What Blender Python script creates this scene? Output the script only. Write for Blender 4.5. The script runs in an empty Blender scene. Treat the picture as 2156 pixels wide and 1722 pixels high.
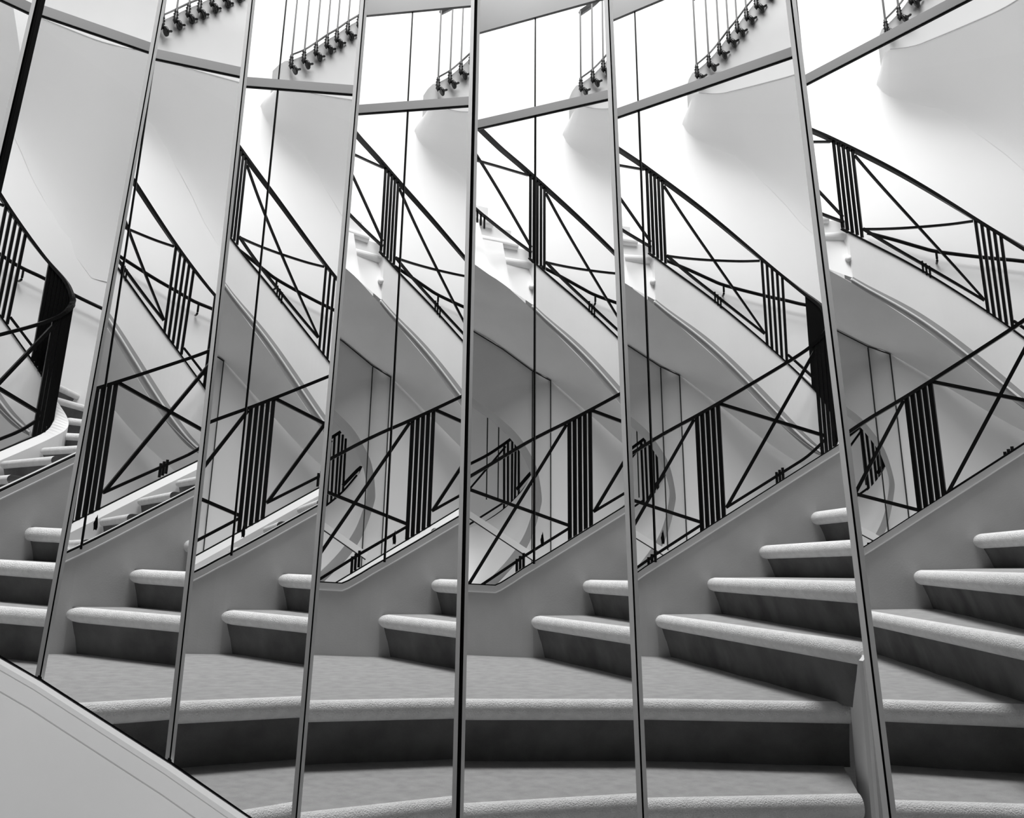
import bpy, bmesh, math, random
from mathutils import Vector, Matrix
random.seed(7)
S = 0.75                       # metres per survey unit
Z0 = 0.95                      # survey height of the camera above the lowest floor
def w(p): return Vector((p[0]*S, p[1]*S, (p[2]+Z0)*S))
scn = bpy.context.scene
COL = scn.collection
# ------------------------------------------------------------------ camera
PITCH, ROLL = 0.30046789, 0.05364025
cd = bpy.data.cameras.new('camera'); cam = bpy.data.objects.new('camera', cd); COL.objects.link(cam)
cd.sensor_fit = 'HORIZONTAL'; cd.sensor_width = 36.0; cd.lens = 1816.17/2156*36.0
cd.shift_x = (1078-1088.316)/2156; cd.shift_y = (839.79-861)/2156
cd.clip_start = 0.01; cd.clip_end = 100
cp, sp, cr, sr = math.cos(PITCH), math.sin(PITCH), math.cos(ROLL), math.sin(ROLL)
rt = Vector((cr, -sr*sp, sr*cp)); up = Vector((-sr, -cr*sp, cr*cp)); fw = Vector((0, cp, sp))
M = Matrix.Identity(4)
for i in range(3): M[i][0] = rt[i]; M[i][1] = up[i]; M[i][2] = -fw[i]
M.translation = w((0, 0, 0)); cam.matrix_world = M
scn.camera = cam
# ------------------------------------------------------------------ world, lamps, exposure
wd = bpy.data.worlds.new('world'); scn.world = wd; wd.use_nodes = True
wd.node_tree.nodes['Background'].inputs[0].default_value = (1, 1, 1, 1)
wd.node_tree.nodes['Background'].inputs[1].default_value = 0.10
def area(name, loc, target, size, power, sy=None):
    l = bpy.data.lights.new(name, 'AREA'); l.energy = power; l.size = size; l.shape = 'RECTANGLE'; l.size_y = sy or size
    o = bpy.data.objects.new(name, l); COL.objects.link(o); o.location = w(loc)
    o.rotation_euler = (w(target)-w(loc)).to_track_quat('-Z', 'Y').to_euler(); return o
area('stairwell_ceiling_light', (-2.6, -1.2, 7.2), (-3.2, -1.9, 0), 1.8, 150)
area('lower_hall_fill', (-3.9, -1.7, -.75), (-4.3, -2.6, 1.2), .9, 9)  # added unseen fill below the dado top, brightens soffit and lower wall
area('lower_far_fill', (-5.4, -1.6, 0.0), (-6.2, -3.2, 1.0), .6, 7)  # added unseen fill for the deep wall behind the opening
area('landing_fill', (-2.4, -0.45, 5.0), (-2.2, -0.4, 0), 1.3, 92)  # added out-of-view fill for the near steps and the walls under the flight
scn.view_settings.view_transform = 'Standard'; scn.view_settings.look = 'None'
scn.view_settings.exposure = 0.0; scn.view_settings.gamma = 1.0; scn.view_settings.use_curve_mapping = False
scn.cycles.caustics_reflective = False; scn.cycles.caustics_refractive = False
scn.cycles.max_bounces = 10; scn.cycles.glossy_bounces = 6; scn.cycles.transparent_max_bounces = 16
# ------------------------------------------------------------------ materials
def mat(name, col, rough=0.6, metal=0.0, noise=None, bump=None, spec=0.3):
    m = bpy.data.materials.new(name); m.use_nodes = True; nt = m.node_tree; b = nt.nodes['Principled BSDF']
    b.inputs['Base Color'].default_value = (col, col, col, 1); b.inputs['Roughness'].default_value = rough
    b.inputs['Metallic'].default_value = metal; b.inputs['Specular IOR Level'].default_value = spec
    tc = nt.nodes.new('ShaderNodeTexCoord')
    if noise:
        sc, lo, hi = noise
        n = nt.nodes.new('ShaderNodeTexNoise'); n.inputs['Scale'].default_value = sc; n.inputs['Detail'].default_value = 6
        r = nt.nodes.new('ShaderNodeMapRange'); r.inputs[1].default_value = 0.3; r.inputs[2].default_value = 0.7
        r.inputs[3].default_value = lo; r.inputs[4].default_value = hi
        c = nt.nodes.new('ShaderNodeCombineColor')
        nt.links.new(tc.outputs['Object'], n.inputs['Vector']); nt.links.new(n.outputs['Fac'], r.inputs[0])
        for i in range(3): nt.links.new(r.outputs[0], c.inputs[i])
        nt.links.new(c.outputs[0], b.inputs['Base Color'])
    if bump:
        sc, st = bump
        n2 = nt.nodes.new('ShaderNodeTexNoise'); n2.inputs['Scale'].default_value = sc; n2.inputs['Detail'].default_value = 4
        bp = nt.nodes.new('ShaderNodeBump'); bp.inputs['Strength'].default_value = st; bp.inputs['Distance'].default_value = 0.01
        nt.links.new(tc.outputs['Object'], n2.inputs['Vector']); nt.links.new(n2.outputs['Fac'], bp.inputs['Height'])
        nt.links.new(bp.outputs[0], b.inputs['Normal'])
    return m
MT = {
 'mirror': mat('silvered_glass', 0.94, 0.0, 1.0),
 'bevel': mat('ground_glass_edge', 0.50, 0.28, 0.85),
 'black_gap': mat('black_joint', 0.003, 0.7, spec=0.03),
 'plaster': mat('white_plaster', 0.80, 0.7, noise=(3.0, 0.77, 0.83), bump=(60, .02)),
 'wall': mat('white_wall', 0.86, 0.8, noise=(1.2, 0.84, 0.88)),
 'paint': mat('painted_dado', 0.55, 0.55, noise=(9.0, 0.53, 0.57), bump=(140, .05)),
 'face': mat('cream_stringer_paint', 0.46, 0.7, noise=(4.0, 0.45, 0.47)),
 'beam': mat('grey_beam', 0.11, 0.6, noise=(4.0, 0.105, 0.115)),
 'bandgrey': mat('pale_grey_trim', 0.22, 0.5, noise=(6.0, 0.215, 0.225)),
 'trimgrey': mat('grey_painted_trim', 0.33, 0.5, noise=(6.0, 0.31, 0.35)),
 'soffit': mat('soffit_plaster', 0.70, 0.8, noise=(4.0, 0.67, 0.73), bump=(90, .04)),
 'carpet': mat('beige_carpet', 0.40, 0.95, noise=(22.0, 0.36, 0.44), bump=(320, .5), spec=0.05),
 'carpet_shaded': mat('shaded_riser_carpet', 0.16, 0.95, noise=(7.0, 0.12, 0.20), bump=(320, .5), spec=0.05),  # same carpet as the treads, riser shade put into the colour
 'nose': mat('pale_nosing_carpet', 0.88, 0.95, noise=(30.0, 0.82, 0.94), bump=(260, .6), spec=0.05),  # set paler than the tread carpet
 'black': mat('black_iron', 0.003, 0.32, 0.0, spec=0.14),
 'rod': mat('polished_rod', 0.05, 0.4, 0.8),
 'finial': mat('dark_bronze', 0.03, 0.25, 0.7, spec=0.5),
 'line': mat('dark_seam', 0.03, 0.8),
 'faint': mat('faint_groove', 0.52, 0.8),
 'crease': mat('soft_seam', 0.35, 0.8),
}
gm = bpy.data.materials.new('clear_glass'); gm.use_nodes = True
nt = gm.node_tree; nt.nodes.clear(); o_ = nt.nodes.new('ShaderNodeOutputMaterial'); tb = nt.nodes.new('ShaderNodeBsdfTransparent')
tb.inputs[0].default_value = (0.99, 0.99, 0.99, 1); nt.links.new(tb.outputs[0], o_.inputs[0]); MT['glass'] = gm
# ------------------------------------------------------------------ helpers
def link(name, me, m, parent=None, smooth=False):
    o = bpy.data.objects.new(name, me); COL.objects.link(o)
    if m: me.materials.append(MT[m])
    if smooth:
        for f in me.polygons: f.use_smooth = True
    if parent: o.parent = parent; o.matrix_parent_inverse = parent.matrix_world.inverted()
    return o
def mesh(name, vs, fs, m, parent=None, smooth=False, fix=True):
    me = bpy.data.meshes.new(name)
    base = Vector((0, 0, 0))
    me.from_pydata([tuple(v) for v in vs], [], fs)
    if fix:
        b = bmesh.new(); b.from_mesh(me); bmesh.ops.recalc_face_normals(b, faces=b.faces); b.to_mesh(me); b.free()
    me.update()
    return link(name, me, m, parent, smooth)
def thing(name, label, cat, loc=(0, 0, 0), group=None):
    o = bpy.data.objects.new(name, None); COL.objects.link(o); o.empty_display_size = .1; o.location = w(loc)
    bpy.context.view_layer.update()
    return tag(o, label, cat, group)
def tag(o, label, cat, group=None):
    o['label'] = label; o['category'] = cat
    if group: o['group'] = group
    return o
def struct(o, label=None, cat=None):
    o['kind'] = 'structure'
    if label: o['label'] = label
    if cat: o['category'] = cat
    return o
def smoothline(pts, n=4):
    P = [Vector(p) for p in pts]; out = []
    for i in range(len(P)-1):
        p0 = P[max(i-1, 0)]; p1 = P[i]; p2 = P[i+1]; p3 = P[min(i+2, len(P)-1)]
        for j in range(n):
            t = j/n
            out.append(0.5*((2*p1)+(p2-p0)*t+(2*p0-5*p1+4*p2-p3)*t*t+(3*p1-p0-3*p2+p3)*t*t*t))
    out.append(P[-1]); return out
def sweep(name, pts, a, b, m, parent=None, n=4, sm=True, round_=False):
    """bar along survey points; a = width across, b = depth along the frame normal (survey units)"""
    Q = [w(p) for p in (smoothline(pts, n) if sm else pts)]
    a *= S/2; b *= S/2
    k = 10 if round_ else 4
    vs = []; fs = []
    for i, p in enumerate(Q):
        t = (Q[min(i+1, len(Q)-1)]-Q[max(i-1, 0)]).normalized()
        ref = Vector((0, 0, 1)) if abs(t.z) < .93 else Vector((.6, .8, 0))
        s = t.cross(ref).normalized(); u = s.cross(t).normalized()
        if round_: offs = [(math.cos(6.2832*j/k)*a, math.sin(6.2832*j/k)*b) for j in range(k)]
        else: offs = [(-a, -b), (a, -b), (a, b), (-a, b)]
        for x, y in offs: vs.append(p+s*x+u*y)
    for i in range(len(Q)-1):
        for j in range(k): fs.append((i*k+j, i*k+(j+1) % k, (i+1)*k+(j+1) % k, (i+1)*k+j))
    fs.append(tuple(range(k))); fs.append(tuple((len(Q)-1)*k+j for j in range(k)))
    return mesh(name, vs, fs, m, parent, smooth=round_)
def skin(name, A, B, m, parent=None, thick=None, n=4, off=(0, 0, 0), sm=True):
    """sheet between two survey polylines with the same count; optional thickness vector"""
    if sm: A = smoothline(A, n); B = smoothline(B, n)
    c = len(A); vs = [w(p) for p in A]+[w(p) for p in B]
    fs = [(i, i+1, c+i+1, c+i) for i in range(c-1)]
    if thick:
        t = Vector(thick)*S; k = 2*c; vs += [v+t for v in vs]
        fs += [tuple(k+j for j in f) for f in fs]
        ring = list(range(c))+list(range(2*c-1, c-1, -1))
        for i in range(len(ring)):
            p, q = ring[i], ring[(i+1) % len(ring)]; fs.append((p, q, k+q, k+p))
    return mesh(name, vs, fs, m, parent, smooth=not thick)
def wallpoly(name, plan, zlo, zhi, m, parent=None, th=(0, 0), sm=True):
    P = smoothline([(x, y, 0) for x, y in plan], 6) if sm else [Vector((x, y, 0)) for x, y in plan]
    f = lambda z, i: z[min(i, len(z)-1)] if isinstance(z, (list, tuple)) else z
    A = [(p.x, p.y, f(zlo, i)) for i, p in enumerate(P)]; B = [(p.x, p.y, f(zhi, i)) for i, p in enumerate(P)]
    return skin(name, A, B, m, parent, thick=(th[0], th[1], 0) if th != (0, 0) else None, sm=False)
def resample(pts, ts):
    P = [Vector(p) for p in pts]; L = [0]
    for a, b in zip(P[:-1], P[1:]): L.append(L[-1]+(b-a).length)
    out = []
    for t in ts:
        d = t*L[-1]; i = max(j for j in range(len(L)-1) if L[j] <= d+1e-9)
        out.append(P[i].lerp(P[i+1], (d-L[i])/max(L[i+1]-L[i], 1e-9)))
    return out
def zat(path, xy):
    """height of a survey polyline at the plan point nearest to xy"""
    best = None
    for a, b in zip(path[:-1], path[1:]):
        a2 = Vector(a[:2]); b2 = Vector(b[:2]); d = b2-a2
        t = max(0, min(1, (Vector(xy)-a2).dot(d)/max(d.dot(d), 1e-9)))
        q = a2+d*t; e = (q-Vector(xy)).length
        if best is None or e < best[0]: best = (e, a[2]+(b[2]-a[2])*t)
    return best[1]
# ================================================================== MIRROR WALL
NRM = [(-0.066326, 0.996731, 0.046134), (0.053862, 0.997475, 0.046295), (0.170774, 0.984037, 0.050074), (0.294609, 0.954213, 0.051789),
       (0.411848, 0.909573, 0.055304), (0.499138, 0.864511, 0.059004), (0.619551, 0.782267, 0.064923)]
DST = [2.021639, 1.903744, 1.796625, 1.689780, 1.599891, 1.547057, 1.499884]
NRM = [Vector(n).normalized() for n in NRM]
def rotz(v, a): return Vector((v.x*math.cos(a)-v.y*math.sin(a), v.x*math.sin(a)+v.y*math.cos(a), v.z))
e1 = [Vector((-1.317, 1.867, 1.598)), Vector((-1.291, 1.895, 1.027))]
n0 = rotz(NRM[0], math.radians(7.0)); PL = [(n0, n0.dot((e1[0]+e1[1])/2))]+list(zip(NRM, DST))
for _ in range(2):
    n_, d_ = PL[-1]; m_ = rotz(n_, math.radians(-7.0)); q_ = Vector((0.90 if _ == 0 else 1.17, 0, .3)); q_.y = (d_-n_.x*q_.x-n_.z*q_.z)/n_.y
    PL.append((m_, m_.dot(q_)))
def isect(k, z):               # edge between panel k-1 and k
    (a, da), (b, db) = PL[k-1], PL[k]
    ra, rb = da-a.z*z, db-b.z*z; det = a.x*b.y-a.y*b.x
    return Vector(((ra*b.y-rb*a.y)/det, (a.x*rb-b.x*ra)/det, z))
def onplane(k, x, z):
    n, d = PL[k]; return Vector((x, (d-n.x*x-n.z*z)/n.y, z))
def foot(x):                   # height of the mirror foot along the dado
    xs = [(-2.2, .46), (-1.4, .115), (-1.085, -.039), (-.97, -.085), (-.674, -.234), (-.496, -.32), (0, -.56), (.5, -.8), (.75, -.88), (1.6, -.92)]
    for (a, za), (b, zb) in zip(xs[:-1], xs[1:]):
        if x <= b: return za+(zb-za)*(x-a)/(b-a)
    return xs[-1][1]
TOP = 2.7
names_ = ['narrow mirror sliver at the far left edge', 'tall mirror strip with the dark turned railing end at its foot', 'tall mirror strip second from the left dado corner, showing three short steps behind the railing',
  'tall mirror strip left of the brightest joint, showing two carpeted steps', 'tall mirror strip right of the brightest joint, left of the black topped joint',
  'tall mirror strip right of the black topped joint near the centre', 'wide mirror strip showing the whole rounded railing turn',
  'widest mirror strip at the right edge of the photo', 'mirror strip just beyond the right edge of the view', 'last mirror strip far outside the right edge']
GAP = {1: 0.0075, 5: 0.0040}
FEET = []
for k in range(len(PL)):
    def edgept(side, z):
        if side == 0: return isect(k, z) if k > 0 else onplane(0, -1.75, z)
        return isect(k+1, z) if k < len(PL)-1 else onplane(k, 1.42, z)
    n = PL[k][0]
    bl = edgept(0, foot(edgept(0, 0).x)); br = edgept(1, foot(edgept(1, 0).x)); tl = edgept(0, TOP); tr = edgept(1, TOP)
    FEET.append((bl, br))
    acr = Vector((n.y, -n.x, 0)).normalized()          # horizontal direction in the plane of the panel
    hN = Vector((n.x, n.y, 0)).normalized(); dk_ = PL[k][1]
    def flat(v): return v+hN*((dk_-n.dot(v))/n.dot(hN))
    gl = GAP.get(k, .0016); gr = GAP.get(k+1, .0016)
    bv = .0085
    root = thing('mirror_panel', names_[k], 'mirror', ((bl.x+br.x)/2, (bl.y+br.y)/2, min(bl.z, br.z)), 'faceted mirror strips on the curved wall')
    L0b, L0t, R0b, R0t = flat(bl+acr*gl), flat(tl+acr*gl), flat(br-acr*gr), flat(tr-acr*gr)
    sl = (br.z-bl.z)/max((br-bl).dot(acr), 1e-6)
    def dz(v, s): return flat(v+Vector((0, 0, sl*s)))
    L1b, L1t, R1b, R1t = dz(L0b+acr*bv, bv), L0t+acr*bv, dz(R0b-acr*bv, -bv), R0t-acr*bv
    L0b = dz(L0b, 0); back = .0016
    mesh('mirror_glass', [w(v) for v in (L1b, R1b, R1t, L1t)], [(0, 1, 2, 3)], 'mirror', root)
    mesh('bevel', [w(v) for v in (L0b+n*back, L1b, L1t, L0t+n*back)], [(0, 1, 2, 3)], 'black_gap' if k == 1 else 'bevel', root)
    mesh('bevel', [w(v) for v in (R1b, R0b+n*back, R0t+n*back, R1t)], [(0, 1, 2, 3)], 'bevel', root)
    bk = [bl+n*.006, br+n*.006, tr+n*.006, tl+n*.006]
    mesh('backing', [w(v) for v in bk]+[w(v+n*.02) for v in bk], [(0, 1, 2, 3), (4, 5, 6, 7), (0, 1, 5, 4), (1, 2, 6, 5), (2, 3, 7, 6), (3, 0, 4, 7)], 'black_gap', root)
# dado under the mirror wall
pts = [FEET[0][0]]+[f[1] for f in FEET]
def dadostrip(name, dz0, dz1, o0, o1, m, parent=None):
    A = []; B = []
    for i, p in enumerate(pts):
        nn = PL[0][0] if i == 0 else (PL[i-1][0]+PL[min(i, len(PL)-1)][0]).normalized()
        h = Vector((nn.x, nn.y, 0)).normalized()
        A.append(p-h*o0+Vector((0, 0, dz0))); B.append(p-h*o1+Vector((0, 0, dz1)))
    return skin(name, A, B, m, parent, sm=False)
dd = struct(dadostrip('trim_1', -.012, -1.0, .016, .016, 'plaster'), 'white dado with a fine groove below the mirror strips', 'dado')
dadostrip('dado_top', -.004, -.012, -.01, .016, 'plaster', dd)
dadostrip('shadow_gap', .004, -.004, -.001, -.001, 'black_gap', dd)
dadostrip('groove', -.060, -.0622, .0165, .0165, 'faint', dd)
dadostrip('groove', -.022, -.0232, .0165, .0165, 'faint', dd)
# ================================================================== WALLS
WALL = [(-5.6, 3.2), (-6.3, 1.4), (-5.9, -.2), (-5.2, -1.3), (-4.75, -2.05), (-4.5, -2.42), (-4.36, -2.7), (-4.2, -3.02), (-3.98, -3.35), (-3.69, -3.64), (-3.26, -3.94), (-2.85, -4.1), (-2.0, -4.3), (-1, -4.25), (0.3, -3.8), (1.6, -2.8)]
struct(wallpoly('wall_back', WALL, 1.95, 9.0, 'wall'), 'white curved stairwell wall', 'wall')
WLOW = [(-3.95, -3.15), (-3.7, -3.5), (-3.3, -3.85), (-2.85, -4.05), (-2.0, -4.3), (-1, -4.25), (0.3, -3.8)]
struct(wallpoly('wall_lower', [(-4.214, -2.474), (-4.1, -2.75)]+WLOW, -1.0, 2.0, 'wall'))
# deep wall of the lower floor, seen through the round opening
wf = struct(wallpoly('wall_far', [(-7.0, 2.2), (-7.9, 0), (-7.6, -2.2), (-7.0, -3.4), (-6.0, -4.2), (-4.8, -4.6)], -1.2, 2.6, 'wall'))
struct(mesh('floor', [w(p) for p in ((-8, -6, -.95), (3, -6, -.95), (3, 3, -.95), (-8, 3, -.95))], [(0, 1, 2, 3)], 'carpet'))
# ================================================================== CARPETED STEPS (near flight)
def step(k, R, L, R2, L2, z, label, rise=.24, rad=.042, treads=True):
    """R/L: right and left end of the nose line, R2/L2: the next nose line behind"""
    root = thing('stair_step', label, 'step', ((R[0]+L[0])/2, (R[1]+L[1])/2, z-rise), 'carpeted steps beside the dado')
    r3, l3 = Vector((*R, z)), Vector((*L, z)); ax = (l3-r3).normalized()
    bk = Vector((-ax.y, ax.x, 0))
    mid = Vector(((R2[0]+L2[0])/2, (R2[1]+L2[1])/2, z))
    if bk.dot(mid-r3) < 0: bk = -bk
    # nose: rounded roll with a ragged lower edge
    N = 46; K = 9; vs = []; fs = []
    for i in range(N+1):
        p = r3.lerp(l3, i/N)
        jit = random.uniform(-.004, .004)+.004*math.sin(i*.9+k)
        endr = 1.0
        if i == N: endr = .55
        if i == N-1: endr = .9
        for j in range(K+1):
            a = math.radians(92+ (185+jit*900)*j/K)
            q = p+bk*(rad*(1+math.cos(a)*endr))+Vector((0, 0, rad*(math.sin(a)*endr-1)))
            vs.append(w(q))
    for i in range(N):
        for j in range(K): fs.append((i*(K+1)+j, i*(K+1)+j+1, (i+1)*(K+1)+j+1, (i+1)*(K+1)+j))
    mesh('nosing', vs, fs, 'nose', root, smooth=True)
    t = [r3+bk*rad, l3+bk*rad, Vector((*L2, z))+bk*.12, Vector((*R2, z))+bk*.12]
    if treads: mesh('tread', [w(v-Vector((0, 0, .001))) for v in t], [(0, 1, 2, 3)], 'carpet', root)
    top = z-2*rad+.012; bot = z-rise-.005
    N2 = 16; vs = []; fs = []
    for i in range(N2+1):
        p = r3.lerp(l3, i/N2); wob = .006*math.sin(i*1.7+k)
        vs += [w(Vector((p.x, p.y, top))+bk*(rad*1.15)), w(Vector((p.x, p.y, (top+bot)/2))+bk*(rad*1.9+wob)), w(Vector((p.x, p.y, bot))+bk*(rad*2.4+wob))]
    for i in range(N2):
        for j in range(2): fs.append((i*3+j, i*3+j+1, i*3+4+j, i*3+3+j))
    mesh('riser', vs, fs, 'carpet_shaded', root, smooth=True)
    return root
NEWEL = (-.56, -.06)
NOSES = [  # (right end, left end, z, label)
 ((-.60, .00), (-1.60, 1.90), -.590, 'wide carpeted step at the very foot of the flight'),
 ((-.86, -.29), (-2.35, 1.50), -.335, 'wide winder landing step with a dark riser above the lowest step'),
 ((-.58, -.045), (-2.775, -.875), -.080, 'first carpeted step above the winder landing'),
 ((-.58, -.06), (-2.60, -1.16), .140, 'second carpeted step above the winder landing'),
 ((-1.0, -.93), (-2.44, -1.46), .335, 'third carpeted step above the winder landing'),
 ((-1.1, -1.30), (-2.27, -1.76), .545, 'fourth carpeted step above the winder landing'),
 ((-1.1, -1.62), (-2.10, -2.06), .755, 'fifth carpeted step above the winder landing'),
 ((-1.1, -1.95), (-1.92, -2.36), .965, ''),
]
RISES = [.25, .255, .255, .22, .195, .21, .21]
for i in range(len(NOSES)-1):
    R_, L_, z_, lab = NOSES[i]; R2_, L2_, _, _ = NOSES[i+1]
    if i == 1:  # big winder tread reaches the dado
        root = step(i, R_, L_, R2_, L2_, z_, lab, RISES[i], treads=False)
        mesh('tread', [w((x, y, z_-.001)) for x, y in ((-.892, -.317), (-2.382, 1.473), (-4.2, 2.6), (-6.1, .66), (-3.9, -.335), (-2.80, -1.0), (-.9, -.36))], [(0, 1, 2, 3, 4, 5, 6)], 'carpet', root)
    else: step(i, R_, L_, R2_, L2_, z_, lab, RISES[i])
# inner newel curb at the narrow ends of the steps
cb = wallpoly('newel_curb', [(-.48, .12), (-.60, -.05), (-.72, -.165), (-.83, -.255), (-.89, -.335), (-.935, -.46), (-.95, -.62)], -.95, -.12, 'plaster', th=(.02, .004))
tag(cb, 'curved white curb at the narrow right ends of the lowest steps', 'curb')
# ================================================================== DADO BESIDE THE FLIGHT
DT = [(-6.2, .68, .105), (-4.2, -.21, .105), (-3.144, -.682, .105), (-2.965, -.764, .099), (-2.93, -.781, .115), (-2.857, -.818, .162), (-2.80, -.853, .205), (-2.75, -.895, .244), (-2.70, -.958, .292), (-2.63, -1.07, .371), (-2.551, -1.205, .466), (-2.396, -1.477, .653), (-2.238, -1.755, .845), (-2.111, -1.977, .998), (-1.85, -2.43, 1.31)]
DZ = lambda off, dz: [(x+off*.86, y+off*.5, z+dz) for x, y, z in DT]
low = [(x, y, -.95) for x, y, z in DT]
dado = struct(skin('wall_dado', DT, low, 'paint', thick=(-.06, -.035, 0), sm=False), 'grey painted dado rising beside the steps', 'dado')
skin('dado_bead', DZ(.010, -.040), DZ(.010, -.048), 'plaster', dado, thick=(.004, .002, 0), sm=False)
skin('dado_cap', DZ(.004, -.001), DZ(.004, -.041), 'paint', dado, thick=(.004, .002, 0), sm=False)
skin('cap_gap', [(x, y, z+.006) for x, y, z in DZ(.006, 0)], DZ(.006, 0), 'black_gap', dado, thick=(-.03, -.02, 0), sm=False)  # dark gap line along the top edge of the dado
# ================================================================== CLEAR SCREEN IN PLACE OF A SECOND MIRROR
BT = (-.915061, .403316)
def onB(s, z, off=0): return (-2.7225+BT[0]*s+off*.403, -.8738+BT[1]*s+off*.915, z)
win = thing('mirror_stand_in_1', 'tall clear screen standing in for a second mirror on the dado', 'mirror_stand_in', onB(0, .25)); win['kind'] = 'structure'  # clear screen replaces a second mirror; its reflection is built behind
def slab(name, s0, s1, z0, z1, o0, o1, m, parent):
    vs = [w(onB(s, z, o)) for s in (s0, s1) for z in (z0, z1) for o in (o0, o1)]
    return mesh(name, vs, [(0, 1, 3, 2), (4, 5, 7, 6), (0, 1, 5, 4), (2, 3, 7, 6), (0, 2, 6, 4), (1, 3, 7, 5)], m, parent)
slab('mullion', -.006, .006, .235, 3.33, -.008, .004, 'black', win)
slab('mullion', -.001, .008, 3.37, 4.1, -.008, .0, 'black', win)
band = slab('transom', -1.6, 3.2, 3.322, 3.385, -.012, .012, 'bandgrey', win)
slab('shadow_line', -1.6, 3.2, 3.315, 3.323, -.012, .004, 'black', band)
slab('head_beam', -.62, 3.2, 4.09, 4.6, -.012, .012, 'beam', win)
pb = [(x-.03, y-.018, z) for x, y, z in DT]
for a_, b_ in ((0, 7), (7, 15)):
    skin('pane', pb[a_:b_+1], [(x, y, 3.33) for x, y, z in pb[a_:b_+1]], 'glass', win, sm=False)
slab('pane', .0, 3.2, 3.38, 4.1, -.006, -.003, 'glass', win); slab('pane', -1.5, .0, 3.38, 4.1, -.006, -.003, 'glass', win)
# chip in the silvering beside the mullion
ch = []
for i in range(14):
    a = 6.283*i/14; r_ = random.uniform(.6, 1.0); ch.append((-.058+.013*math.cos(a)*r_, .385+.055*math.sin(a)*r_))
mesh('dark_chip', [w(onB(s, z, .0)) for s, z in ch]+[w(onB(s, z, .004)) for s, z in ch], [tuple(range(14)), tuple(range(14, 28))]+[(i, (i+1) % 14, 14+(i+1) % 14, 14+i) for i in range(14)], 'black', win)
# ================================================================== BALUSTRADE ROUND THE WELL
NH = [(-4.95, -.275, .14), (-4.35, -1.061, .68), (-4.068, -1.431, .936), (-3.793, -1.791, 1.216), (-3.587, -2.061, 1.397), (-3.468, -2.217, 1.505), (-3.302, -2.435, 1.66), (-3.105, -2.693, 1.848), (-3.006, -2.823, 1.958)]
FH = ([(-3.42, -.2, 3.96), (-3.55, -.55, 3.88), (-3.703, -1.013, 3.795), (-3.74, -1.174, 3.766), (-3.776, -1.334, 3.735), (-3.809, -1.495, 3.703), (-3.839, -1.657, 3.678), (-3.864, -1.819, 3.648), (-3.881, -1.983, 3.603), (-3.878, -2.147, 3.538), (-3.849, -2.309, 3.447), (-3.797, -2.465, 3.331), (-3.723, -2.612, 3.189), (-3.628, -2.746, 3.027), (-3.508, -2.857, 2.849), (-3.363, -2.935, 2.666), (-3.205, -2.977, 2.489), (-3.041, -2.978, 2.332)]+[(-2.978, -2.968, 2.245)])[::-1]
TURN = [(-2.955, -2.880, 2.030), (-2.930, -2.925, 2.105), (-2.940, -2.955, 2.165)]
HAND = NH+TURN+FH
BASE = [(-4.30, -1.127, -.32), (-3.907, -1.642, .086), (-3.596, -2.05, .412), (-3.306, -2.429, .719), (-3.051, -2.764, .985), (-2.958, -2.880, 1.085), (-2.930, -2.925, 1.17), (-2.945, -2.965, 1.27), (-2.99, -2.975, 1.40), (-3.06, -2.982, 1.515)]+[(-3.855, -1.759, 2.888), (-3.872, -1.882, 2.847), (-3.882, -2.005, 2.801), (-3.88, -2.129, 2.747), (-3.863, -2.252, 2.682), (-3.831, -2.371, 2.606), (-3.787, -2.487, 2.517), (-3.732, -2.598, 2.416), (-3.664, -2.701, 2.302), (-3.582, -2.794, 2.177), (-3.486, -2.872, 2.043), (-3.377, -2.93, 1.902), (-3.259, -2.967, 1.757), (-3.136, -2.983, 1.612)][::-1]
BASE[0:0] = [(-4.95, -.275, -.9)]
rail = thing('stair_balustrade', 'black iron balustrade with grouped bars and crossed braces round the stairwell', 'railing', (-3.0, -2.85, 1.0))
sweep('handrail', HAND, .040, .026, 'black', rail)
sweep('base_rail', BASE[:24], .022, .012, 'black', rail)
def bar(name, a, b, wd=.028, parent=rail, m='black'): return sweep(name, [a, b], wd, wd, m, parent, sm=False)
def lerp3(a, b, t): return tuple(a[i]+(b[i]-a[i])*t for i in range(3))
def group(top, bot, wd):
    for i in range(5):
        bar('baluster', lerp3(bot[0], bot[1], i/4), lerp3(top[0], top[1], i/4), wd)
group(((-3.580, -2.071, 1.40), (-3.476, -2.207, 1.495)), ((-3.580, -2.071, .43), (-3.476, -2.207, .54)), .031)
group(((-3.512, -2.854, 2.85), (-3.368, -2.934, 2.672)), ((-3.512, -2.854, 2.075), (-3.378, -2.930, 1.91)), .022)
group(((-3.873, -1.896, 3.625), (-3.882, -2.075, 3.565)), ((-3.873, -1.896, 2.856), (-3.882, -2.075, 2.79)), .022)
# dense bars round the turn
TP = [Vector((-3.165, -2.982, 0)), Vector((-3.06, -2.980, 0)), Vector((-2.99, -2.970, 0)), Vector((-2.945, -2.958, 0)), Vector((-2.930, -2.925, 0)), Vector((-2.955, -2.882, 0)), Vector((-3.0, -2.83, 0))]
for i in range(13):
    q = resample(TP, [i/12])[0]
    bar('baluster', (q.x, q.y, zat(BASE, q.xy)), (q.x, q.y, zat(HAND, q.xy)), .026)
group(((-4.25, -1.192, .765), (-4.36, -1.048, .665)), ((-4.25, -1.192, -.26), (-4.36, -1.048, -.38)), .031)
sweep('bottom_rail', [(-4.30, -1.127, -.25), (-4.007, -1.511, .083), (-3.799, -1.783, .313), (-3.58, -2.071, .538)], .022, .022, 'black', rail, sm=False)
sweep('bottom_rail', [(-3.463, -2.224, .666), (-3.179, -2.596, .947), (-3.07, -2.74, 1.06), (-2.984, -2.851, 1.186)], .022, .022, 'black', rail)
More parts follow.
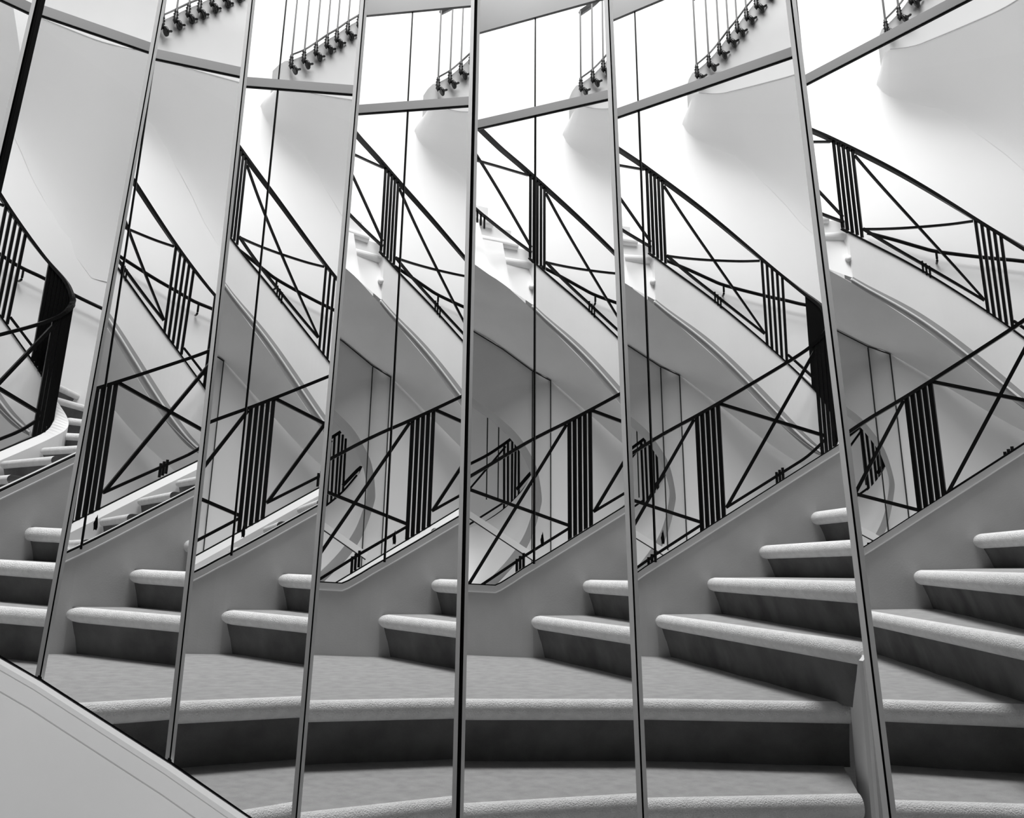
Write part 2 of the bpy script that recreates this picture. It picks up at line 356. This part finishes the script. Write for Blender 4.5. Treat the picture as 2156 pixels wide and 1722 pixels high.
for L in ([(-3.45, -.25, 3.2), (-3.726, -1.114, 3.057), (-3.785, -1.378, 3.007), (-3.836, -1.643, 2.958), (-3.875, -1.91, 2.908)], [(-3.882, -2.091, 2.868), (-3.866, -2.233, 2.778), (-3.831, -2.371, 2.677), (-3.779, -2.504, 2.568), (-3.712, -2.63, 2.448), (-3.628, -2.746, 2.318), (-3.525, -2.844, 2.179)], [(-3.365, -2.935, 1.969), (-3.295, -2.958, 1.888), (-3.224, -2.974, 1.807), (-3.151, -2.982, 1.727)]): sweep('bottom_rail', L, .020, .020, 'black', rail)
for a, b in (((-3.594, -2.052, 1.373), (-4.22, -1.232, -.33)), ((-3.581, -2.07, .552), (-4.22, -1.232, .916)), ((-3.468, -2.217, 1.497), (-2.981, -2.856, 1.215)), ((-3.461, -2.227, .668), (-2.994, -2.839, 1.922))):
    bar('diagonal_brace', a, b, .026)
for L in ([(-3.882, -2.091, 3.517), (-3.866, -2.233, 3.329), (-3.831, -2.371, 3.128), (-3.779, -2.504, 2.913), (-3.712, -2.63, 2.684), (-3.628, -2.746, 2.442), (-3.525, -2.844, 2.187)],
          [(-3.882, -2.091, 2.863), (-3.866, -2.233, 2.868), (-3.831, -2.371, 2.869), (-3.779, -2.504, 2.867), (-3.712, -2.63, 2.862), (-3.628, -2.746, 2.853), (-3.525, -2.844, 2.842)],
          [(-3.726, -1.114, 3.545), (-3.771, -1.312, 3.423), (-3.812, -1.51, 3.284), (-3.848, -1.71, 3.127), (-3.875, -1.91, 2.953)],
          [(-3.722, -1.095, 3.446), (-3.765, -1.286, 3.491), (-3.805, -1.477, 3.534), (-3.841, -1.669, 3.573), (-3.87, -1.863, 3.609)]):
    sweep('diagonal_brace', L, .018, .018, 'black', rail)
def stubs(a, b, h, wd):
    for i in range(3):
        p = lerp3(a, b, i/2); bar('stub_post', (p[0], p[1], p[2]-.01), (p[0], p[1], p[2]+h), wd)
stubs((-3.837, -1.734, .169), (-3.805, -1.776, .215), .12, .020)
stubs((-3.219, -2.543, .838), (-3.190, -2.582, .872), .10, .020)
stubs((-3.769, -2.525, 2.485), (-3.748, -2.569, 2.438), .09, .014)
stubs((-3.751, -1.201, 2.95), (-3.774, -1.295, 2.93), .09, .014)
# ================================================================== STRINGER OF THE WELL
SB0 = [(-3.878, -1.944, 2.444), (-3.882, -2.077, 2.383), (-3.871, -2.209, 2.318), (-3.841, -2.338, 2.241), (-3.797, -2.463, 2.146), (-3.74, -2.583, 2.028), (-3.669, -2.694, 1.889), (-3.582, -2.794, 1.733), (-3.479, -2.877, 1.565), (-3.36, -2.936, 1.396), (-3.233, -2.972, 1.24), (-3.101, -2.983, 1.113)]
SB = [(-4.30, -1.127, -.9), (-3.907, -1.642, -.5), (-3.596, -2.05, -.2), (-3.306, -2.429, .1), (-3.051, -2.764, .40), (-2.958, -2.880, .55), (-2.930, -2.925, .62), (-2.945, -2.960, .75), (-2.99, -2.975, .95)]
P1 = BASE[1:10]
for q in SB0[::-1]: SB.append(q); P1.append((q[0], q[1], zat(BASE[9:], q[:2])))
n_s = len(SB)
cen = Vector((-3.42, -2.42))
def outv(i):
    a = Vector(SB[max(i-1, 0)][:2]); b = Vector(SB[min(i+1, n_s-1)][:2]); t = (b-a).normalized(); o = Vector((t.y, -t.x))
    if i < 5: o = Vector((.8, .6))
    elif o.dot(Vector(SB[i][:2])-cen) < 0: o = -o
    return o
strg = thing('stair_stringer', 'white plaster stringer curving under the iron balustrade', 'stringer', (-3.0, -2.9, .6))
wd_ = [.125 if i < 9 else .10 for i in range(n_s)]
P2 = [(P1[i][0]+outv(i).x*wd_[i], P1[i][1]+outv(i).y*wd_[i], P1[i][2]-(.045 if i < 10 else 0)) for i in range(n_s)]
P3 = [(P2[i][0], P2[i][1], SB[i][2]+.02) for i in range(n_s)]
def ring(lines, name, m, parent):
    ls = [smoothline(l, 4) for l in lines]; c = len(ls[0]); k = len(ls); vs = []; fs = []
    for i in range(c):
        for l in ls: vs.append(w(l[i]))
    for i in range(c-1):
        for j in range(k): fs.append((i*k+j, i*k+(j+1) % k, (i+1)*k+(j+1) % k, (i+1)*k+j))
    fs.append(tuple(range(k))); fs.append(tuple((c-1)*k+j for j in range(k)))
    return mesh(name, vs, fs, m, parent)
ring([P1, P2, P3, SB], 'stringer_body', 'plaster', strg)
MO = [(-3.876, -1.922, 2.394), (-3.883, -2.057, 2.322), (-3.873, -2.192, 2.244), (-3.845, -2.324, 2.15), (-3.802, -2.452, 2.037), (-3.744, -2.574, 1.901), (-3.673, -2.689, 1.747), (-3.585, -2.792, 1.58), (-3.48, -2.876, 1.412), (-3.359, -2.937, 1.257), (-3.229, -2.973, 1.132), (-3.094, -2.983, 1.061)]
SBl = SB0
skin('stringer_moulding', SBl, MO, 'trimgrey', strg)
mo2 = [lerp3(a, b, .45) for a, b in zip(SBl, MO)]
sweep('stringer_bead', [(p[0]+.01, p[1]+.015, p[2]) for p in mo2], .012, .012, 'plaster', strg)
# soffit under the rising flight
QL = [(-5.75, -1.1, 3.1), (-4.794, -1.955, 2.43), (-4.539, -2.179, 2.215), (-4.335, -2.359, 2.005), (-4.214, -2.474, 1.91), (-4.05, -2.85, 1.60), (-3.85, -3.25, 1.25), (-3.572, -3.546, .959)]
MB = [(-3.45, -.25, 2.75), (-3.727, -1.118, 2.582), (-3.819, -1.546, 2.518), (-3.876, -1.922, 2.394), (-3.873, -2.192, 2.244), (-3.744, -2.574, 1.901), (-3.48, -2.876, 1.412), (-3.094, -2.983, 1.061)]
sf = struct(skin('ceiling', MB, QL, 'soffit'), 'pale sloping soffit under the flight', 'soffit')
# carriage side left of the stringer end and the bullnosed treads
car = thing('stair_flight', 'white flight of bullnosed steps rising behind the balustrade', 'stairs', (-3.9, -1.95, 2.45))
skin('carriage', [(-3.93, -2.03, 2.80), (-4.0, -1.70, 2.80), (-4.0, -1.69, 2.97), (-4.06, -1.48, 2.97), (-4.07, -1.47, 3.14), (-4.1, -1.2, 3.14), (-4.05, -1.0, 3.3), (-3.75, -.2, 3.62)],
     [(-3.886, -1.97, 2.432), (-3.86, -1.75, 2.48), (-3.845, -1.65, 2.50), (-3.828, -1.554, 2.522), (-3.80, -1.40, 2.545), (-3.76, -1.25, 2.565), (-3.70, -1.0, 2.60), (-3.45, -.25, 2.75)], 'plaster', car, sm=False)
def slabtread(zt, a, b, back=(-.75, -.25)):
    # bullnosed stone tread: rounded front edge from a to b
    A = Vector((*a, zt)); B = Vector((*b, zt)); ax = (B-A).normalized(); fr = Vector((ax.y, -ax.x, 0))
    if fr.dot(Vector((1, .8, 0))) < 0: fr = -fr
    bk = Vector((*back, 0)); K = 8; r = .036; vs = []; fs = []
    for p in (A, B):
        vs.append(w(p+bk)); 
        for j in range(K+1):
            t = math.pi/2-math.pi*j/K; vs.append(w(p+fr*(r*math.cos(t))+Vector((0, 0, r*math.sin(t)-r))))
        vs.append(w(p+bk+Vector((0, 0, -2*r))))
    n_ = K+3
    for j in range(n_): fs.append((j, (j+1) % n_, n_+(j+1) % n_, n_+j))
    fs += [tuple(range(n_)), tuple(range(n_, 2*n_))]
    mesh('tread', vs, fs, 'plaster', car)
sweep('bolt_knob', [(-3.94, -1.955, 2.60), (-3.90, -1.93, 2.60), (-3.87, -1.915, 2.60)], .05, .05, 'plaster', car, sm=False, round_=True)
slabtread(2.85, (-4.02, -1.70), (-3.915, -2.02))
slabtread(3.02, (-4.094, -1.488), (-4.006, -1.86))
slabtread(3.19, (-4.17, -1.28), (-4.081, -1.64))
slabtread(3.36, (-4.25, -1.07), (-4.16, -1.43))
for q in range(3): slabtread(3.53+.17*q, (-4.31+.04*q, -.86+.22*q), (-4.22+.04*q, -1.22+.22*q))
for z, a, b in ((2.85, (-4.05, -1.68), (-3.97, -2.0)), (3.02, (-4.13, -1.47), (-4.06, -1.84)), (3.19, (-4.2, -1.26), (-4.12, -1.62))):
    mesh('riser', [w((*a, z)), w((*b, z)), w((*b, z+.12)), w((*a, z+.12))], [(0, 1, 2, 3)], 'plaster', car)
# ================================================================== LOWER FLIGHT SEEN THROUGH THE WELL
RB = [(-5.7, -1.15, 2.7), (-4.785, -1.963, 1.793), (-4.6, -2.126, 1.611), (-4.451, -2.257, 1.433), (-4.369, -2.329, 1.279), (-4.305, -2.387, 1.106), (-4.274, -2.417, .872), (-4.28, -2.411, .745), (-4.335, -2.359, .494), (-4.413, -2.29, .308), (-4.523, -2.193, .142), (-4.7, -2.04, -.1)]
RI = [(-5.78, -1.25, 2.62), (-4.893, -2.052, 1.731), (-4.751, -2.225, 1.572), (-4.63, -2.364, 1.398), (-4.562, -2.44, 1.252), (-4.508, -2.499, 1.089), (-4.48, -2.529, .892), (-4.489, -2.519, .762), (-4.536, -2.469, .546), (-4.605, -2.393, .375), (-4.711, -2.272, .183), (-4.9, -2.1, -.05)]
lw = struct(mesh('wall_opening', [w(v) for v in [(-5.75, -1.1, 3.1), (-4.794, -1.955, 2.43), (-4.539, -2.179, 2.215), (-4.335, -2.359, 2.005), (-4.214, -2.474, 1.91), (-4.214, -2.474, -.9), (-4.7, -2.04, -.9)]+[tuple(p) for p in smoothline(RB, 4)][::-1]], [tuple(range(7+45))], 'soffit'), 'pale wall with a rounded opening onto the lower flight', 'wall')
skin('opening_moulding', RB, RI, 'trimgrey', lw)
LF = [(-5.387, -2.475, .608), (-5.272, -2.616, .675), (-5.16, -2.747, .798), (-5.063, -2.855, .935), (-5.006, -2.918, 1.054), (-4.961, -2.966, 1.211)]
lo = thing('lower_stringer', 'curved white stringer of the lower flight inside the rounded opening', 'stringer', (-4.9, -2.6, .2))
skin('stringer_face', resample(LF, [i/7 for i in range(8)]), resample(RI[5:][::-1], [i/7 for i in range(8)]), 'plaster', lo)
lr = thing('lower_balustrade', 'black iron balustrade of the lower flight inside the rounded opening', 'railing', (-5.6, -3.2, .85))
sweep('handrail', [(-6.1, -2.72, 1.2), (-5.94, -2.904, 1.32), (-5.814, -3.058, 1.424), (-5.706, -3.185, 1.536), (-5.623, -3.279, 1.63)], .035, .03, 'black', lr)
for i in range(5):
    tb_ = [(-5.689, -3.204, 1.545), (-5.662, -3.235, 1.585), (-5.631, -3.27, 1.62), (-5.606, -3.298, 1.60), (-5.584, -3.323, 1.56)][i]
    bb_ = [(-5.685, -3.209, .851), (-5.658, -3.24, .889), (-5.631, -3.271, .922), (-5.609, -3.295, .959), (-5.581, -3.326, 1.001)][i]
    bar('baluster', bb_, tb_, .022, lr)
sweep('base_rail', [(-5.883, -2.896, .616), (-5.769, -3.034, .715), (-5.647, -3.176, .847), (-5.544, -3.292, .996), (-5.455, -3.389, 1.171)], .02, .02, 'black', lr)
bar('bottom_rail', (-5.95, -2.9, .66), (-5.691, -3.202, .917), .02, lr); bar('diagonal_brace', (-5.679, -3.217, 1.528), (-5.98, -2.86, .96), .02, lr)
lh = tag(sweep('lower_wall_handrail', [(-5.30, -3.04, 1.02), (-5.188, -3.163, 1.213), (-5.19, -3.17, 1.14)], .035, .035, 'black'), 'short black handrail end inside the rounded opening', 'handrail')
db = thing('sloping_trim_board', 'pale sloping board crossing the rounded opening', 'board', (-4.4, -2.1, .3))
sweep('board', [(-4.75, -1.68, .83), (-4.222, -2.292, .31)], .05, .05, 'plaster', db, sm=False)
sweep('board_seam', [(-4.74, -1.665, .795), (-4.212, -2.277, .275)], .01, .01, 'line', db, sm=False)
for q in ((-6.27, -3.45), (-6.185, -3.55)):
    bar('panel_joint', (q[0], q[1], 1.0), (q[0], q[1], 2.1), .012, wf, 'line')
# joints of the wall panels under the soffit
for q, zt in (((-4.205, -2.465), 1.91), ((-4.325, -2.35), 1.99)): bar('panel_joint', (q[0], q[1], -.3), (q[0], q[1], zt), .009, lw, 'line')
sweep('panel_joint', [(-4.78, -1.94, 2.425), (-4.53, -2.165, 2.21), (-4.325, -2.345, 2.0), (-4.205, -2.465, 1.905)], .010, .010, 'line', lw, sm=False)
# ================================================================== INNER STEPS BEHIND THE DADO
IN = [((-3.54, -1.905), (-2.9, -1.15), .30), ((-3.389, -2.099), (-2.75, -1.35), .475), ((-3.236, -2.296), (-2.62, -1.60), .645), ((-3.07, -2.51), (-2.50, -1.90), .81), ((-2.905, -2.724), (-2.36, -2.24), .95), ((-2.848, -2.930), (-2.25, -2.78), 1.10), ((-2.90, -3.12), (-2.3, -3.35), 1.25), ((-3.02, -3.20), (-2.75, -3.85), 1.42), ((-3.17, -3.22), (-3.12, -4.0), 1.59), ((-3.3, -3.2), (-3.45, -3.85), 1.76)]
inl = ['lowest pale nosed step between dado and balustrade', 'second', 'third', 'fourth', 'fifth', 'sixth', 'seventh', 'eighth', 'ninth']
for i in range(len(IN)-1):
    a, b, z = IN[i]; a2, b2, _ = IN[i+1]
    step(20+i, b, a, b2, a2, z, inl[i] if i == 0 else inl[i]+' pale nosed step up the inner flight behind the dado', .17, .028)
# ================================================================== UPPER FLIGHT
US = [(-3.895, -2.575), (-3.833, -2.675), (-3.757, -2.744), (-3.669, -2.781), (-3.585, -2.812), (-3.494, -2.846), (-3.40, -2.88), (-3.31, -2.91), (-3.22, -2.94), (-3.12, -2.97), (-3.0, -2.99), (-2.8, -3.0), (-2.5, -2.9)]
UZ = [4.77, 4.876, 4.985, 5.071, 5.139, 5.225, 5.30, 5.38, 5.46, 5.53, 5.62, 5.78, 6.05]
uf = thing('upper_flight', 'pale rounded underside of the upper flight above the transom', 'stairs', (-3.6, -2.8, 4.5))
ut = [(x-.012, y-.018, z+.05) for (x, y), z in zip(US, UZ)]; ub = [(x-.012, y-.018, 4.58-.012*i) for i, (x, y) in enumerate(US)]
skin('stringer_face', ut, ub, 'face', uf)
ubk = [(-4.30, -2.85, 4.60), (-4.22, -3.0, 4.50), (-4.1, -3.2, 4.42), (-4.0, -3.33, 4.36), (-3.9, -3.44, 4.3), (-3.8, -3.54, 4.25), (-3.7, -3.63, 4.2), (-3.55, -3.75, 4.15), (-3.4, -3.86, 4.1), (-3.2, -3.97, 4.05), (-3.0, -4.05, 4.0), (-2.7, -4.15, 3.95), (-2.3, -4.24, 3.9)]
cv = []; fs_ = []; ROWS = 10
cols = [((-4.20, -2.72, 4.60), (-4.34, -2.76)), ((-4.08, -2.64, 4.59), (-4.34, -2.78)), ((-3.97, -2.585, 4.585), (-4.32, -2.80))]+[(u_, (q[0], q[1])) for u_, q in zip(ub, ubk)]
for ci, (u_, q) in enumerate(cols):
    dr_ = min(.12+.012*ci*ci, 1.8)
    for r_ in range(ROWS+1):
        h = r_/ROWS; g = 1-(1-h)**2
        cv.append(w((u_[0]+(q[0]-u_[0])*g, u_[1]+(q[1]-u_[1])*g, u_[2]-dr_*h)))
for i in range(len(cols)-1):
    for j in range(ROWS): fs_.append((i*(ROWS+1)+j, i*(ROWS+1)+j+1, (i+1)*(ROWS+1)+j+1, (i+1)*(ROWS+1)+j))
mesh('soffit', cv, fs_, 'wall', uf, smooth=True)
skin('end_face', [ut[0], (-3.97, -2.585, 4.82), (-4.08, -2.64, 4.83), (-4.20, -2.72, 4.84)], [ub[0], (-3.97, -2.585, 4.585), (-4.08, -2.64, 4.59), (-4.20, -2.72, 4.60)], 'face', uf, sm=False)
sweep('bottom_seam', [(x+.004, y+.005, z) for x, y, z in ub], .006, .006, 'crease', uf)
uba = thing('upper_balustrade', 'slim bright rods with dark flower finials along the upper flight', 'railing', (-3.7, -2.78, 4.75))
sweep('rod_rail', [(x+.01, y+.012, z+.085) for (x, y), z in zip(US, UZ)], .012, .012, 'rod', uba)
sweep('handrail', [(x, y, z+.80) for (x, y), z in zip(US, UZ)], .05, .04, 'black', uba)
FIN = None
def lathe(prof, n=10):
    vs = []; fs = []
    for r, z in prof:
        for j in range(n): a = 6.2832*j/n; vs.append((r*math.cos(a), r*math.sin(a), z))
    for i in range(len(prof)-1):
        for j in range(n): fs.append((i*n+j, i*n+(j+1) % n, (i+1)*n+(j+1) % n, (i+1)*n+j))
    fs += [tuple(range(n)), tuple((len(prof)-1)*n+j for j in range(n))]
    return vs, fs
fv, ff = lathe([(.002, .062), (.012, .056), (.010, .046), (.016, .038), (.010, .03), (.019, .016), (.012, .004), (.02, -.008), (.013, -.022), (.018, -.034), (.008, -.05), (.002, -.06)])
bv_, bf_ = lathe([(.004, .03), (.009, .024), (.008, .006), (.02, -.004), (.034, -.012), (.036, -.024), (.024, -.03), (.004, -.032)], 12)
rotm = Matrix.Rotation(math.radians(62), 4, Vector((.75, .65, 0)).normalized())
for (x, y), z in zip(US[:11], UZ):
    c0 = w((x+.02, y+.024, z))
    bar('rod', (x+.02, y+.024, z+.05), (x+.02, y+.024, z+.80), .015, uba, 'rod')
    f_ = mesh('finial', [c0+Vector(v)*S*1.25 for v in fv], ff, 'finial', uba, smooth=True)
    c1 = c0+Vector((.045, -.040, -.060))*S
    mesh('flower_boss', [c1+(rotm @ Vector(v))*S*1.25 for v in bv_], bf_, 'finial', f_, smooth=True)
# ================================================================== WALL HANDRAIL
wr = thing('wall_handrail', 'thin black handrail on brackets along the white stairwell wall', 'handrail', (-4.12, -2.985, 2.74))
WRL = [(-4.38, -2.516, 3.063), (-4.269, -2.707, 2.964), (-4.181, -2.871, 2.876), (-4.111, -2.998, 2.815), (-3.923, -3.267, 2.712), (-3.776, -3.416, 2.643), (-3.644, -3.539, 2.58), (-3.47, -3.666, 2.53), (-3.289, -3.789, 2.459), (-3.082, -3.894, 2.39), (-2.7, -4.0, 2.27)]
sweep('rail', WRL, .032, .032, 'black', wr, round_=True)
for hx, hy, hz in ((-4.12, -2.985, 2.742), (-3.613, -3.568, 2.477)):
    o = Vector((-.8, -.6)) if hx < -4 else Vector((-.6, -.8))
    sweep('bracket', [(hx, hy, hz+.08), (hx, hy, hz+.02), (hx+o.x*.02, hy+o.y*.02, hz-.005), (hx+o.x*.09, hy+o.y*.09, hz)], .02, .02, 'black', wr, round_=True)
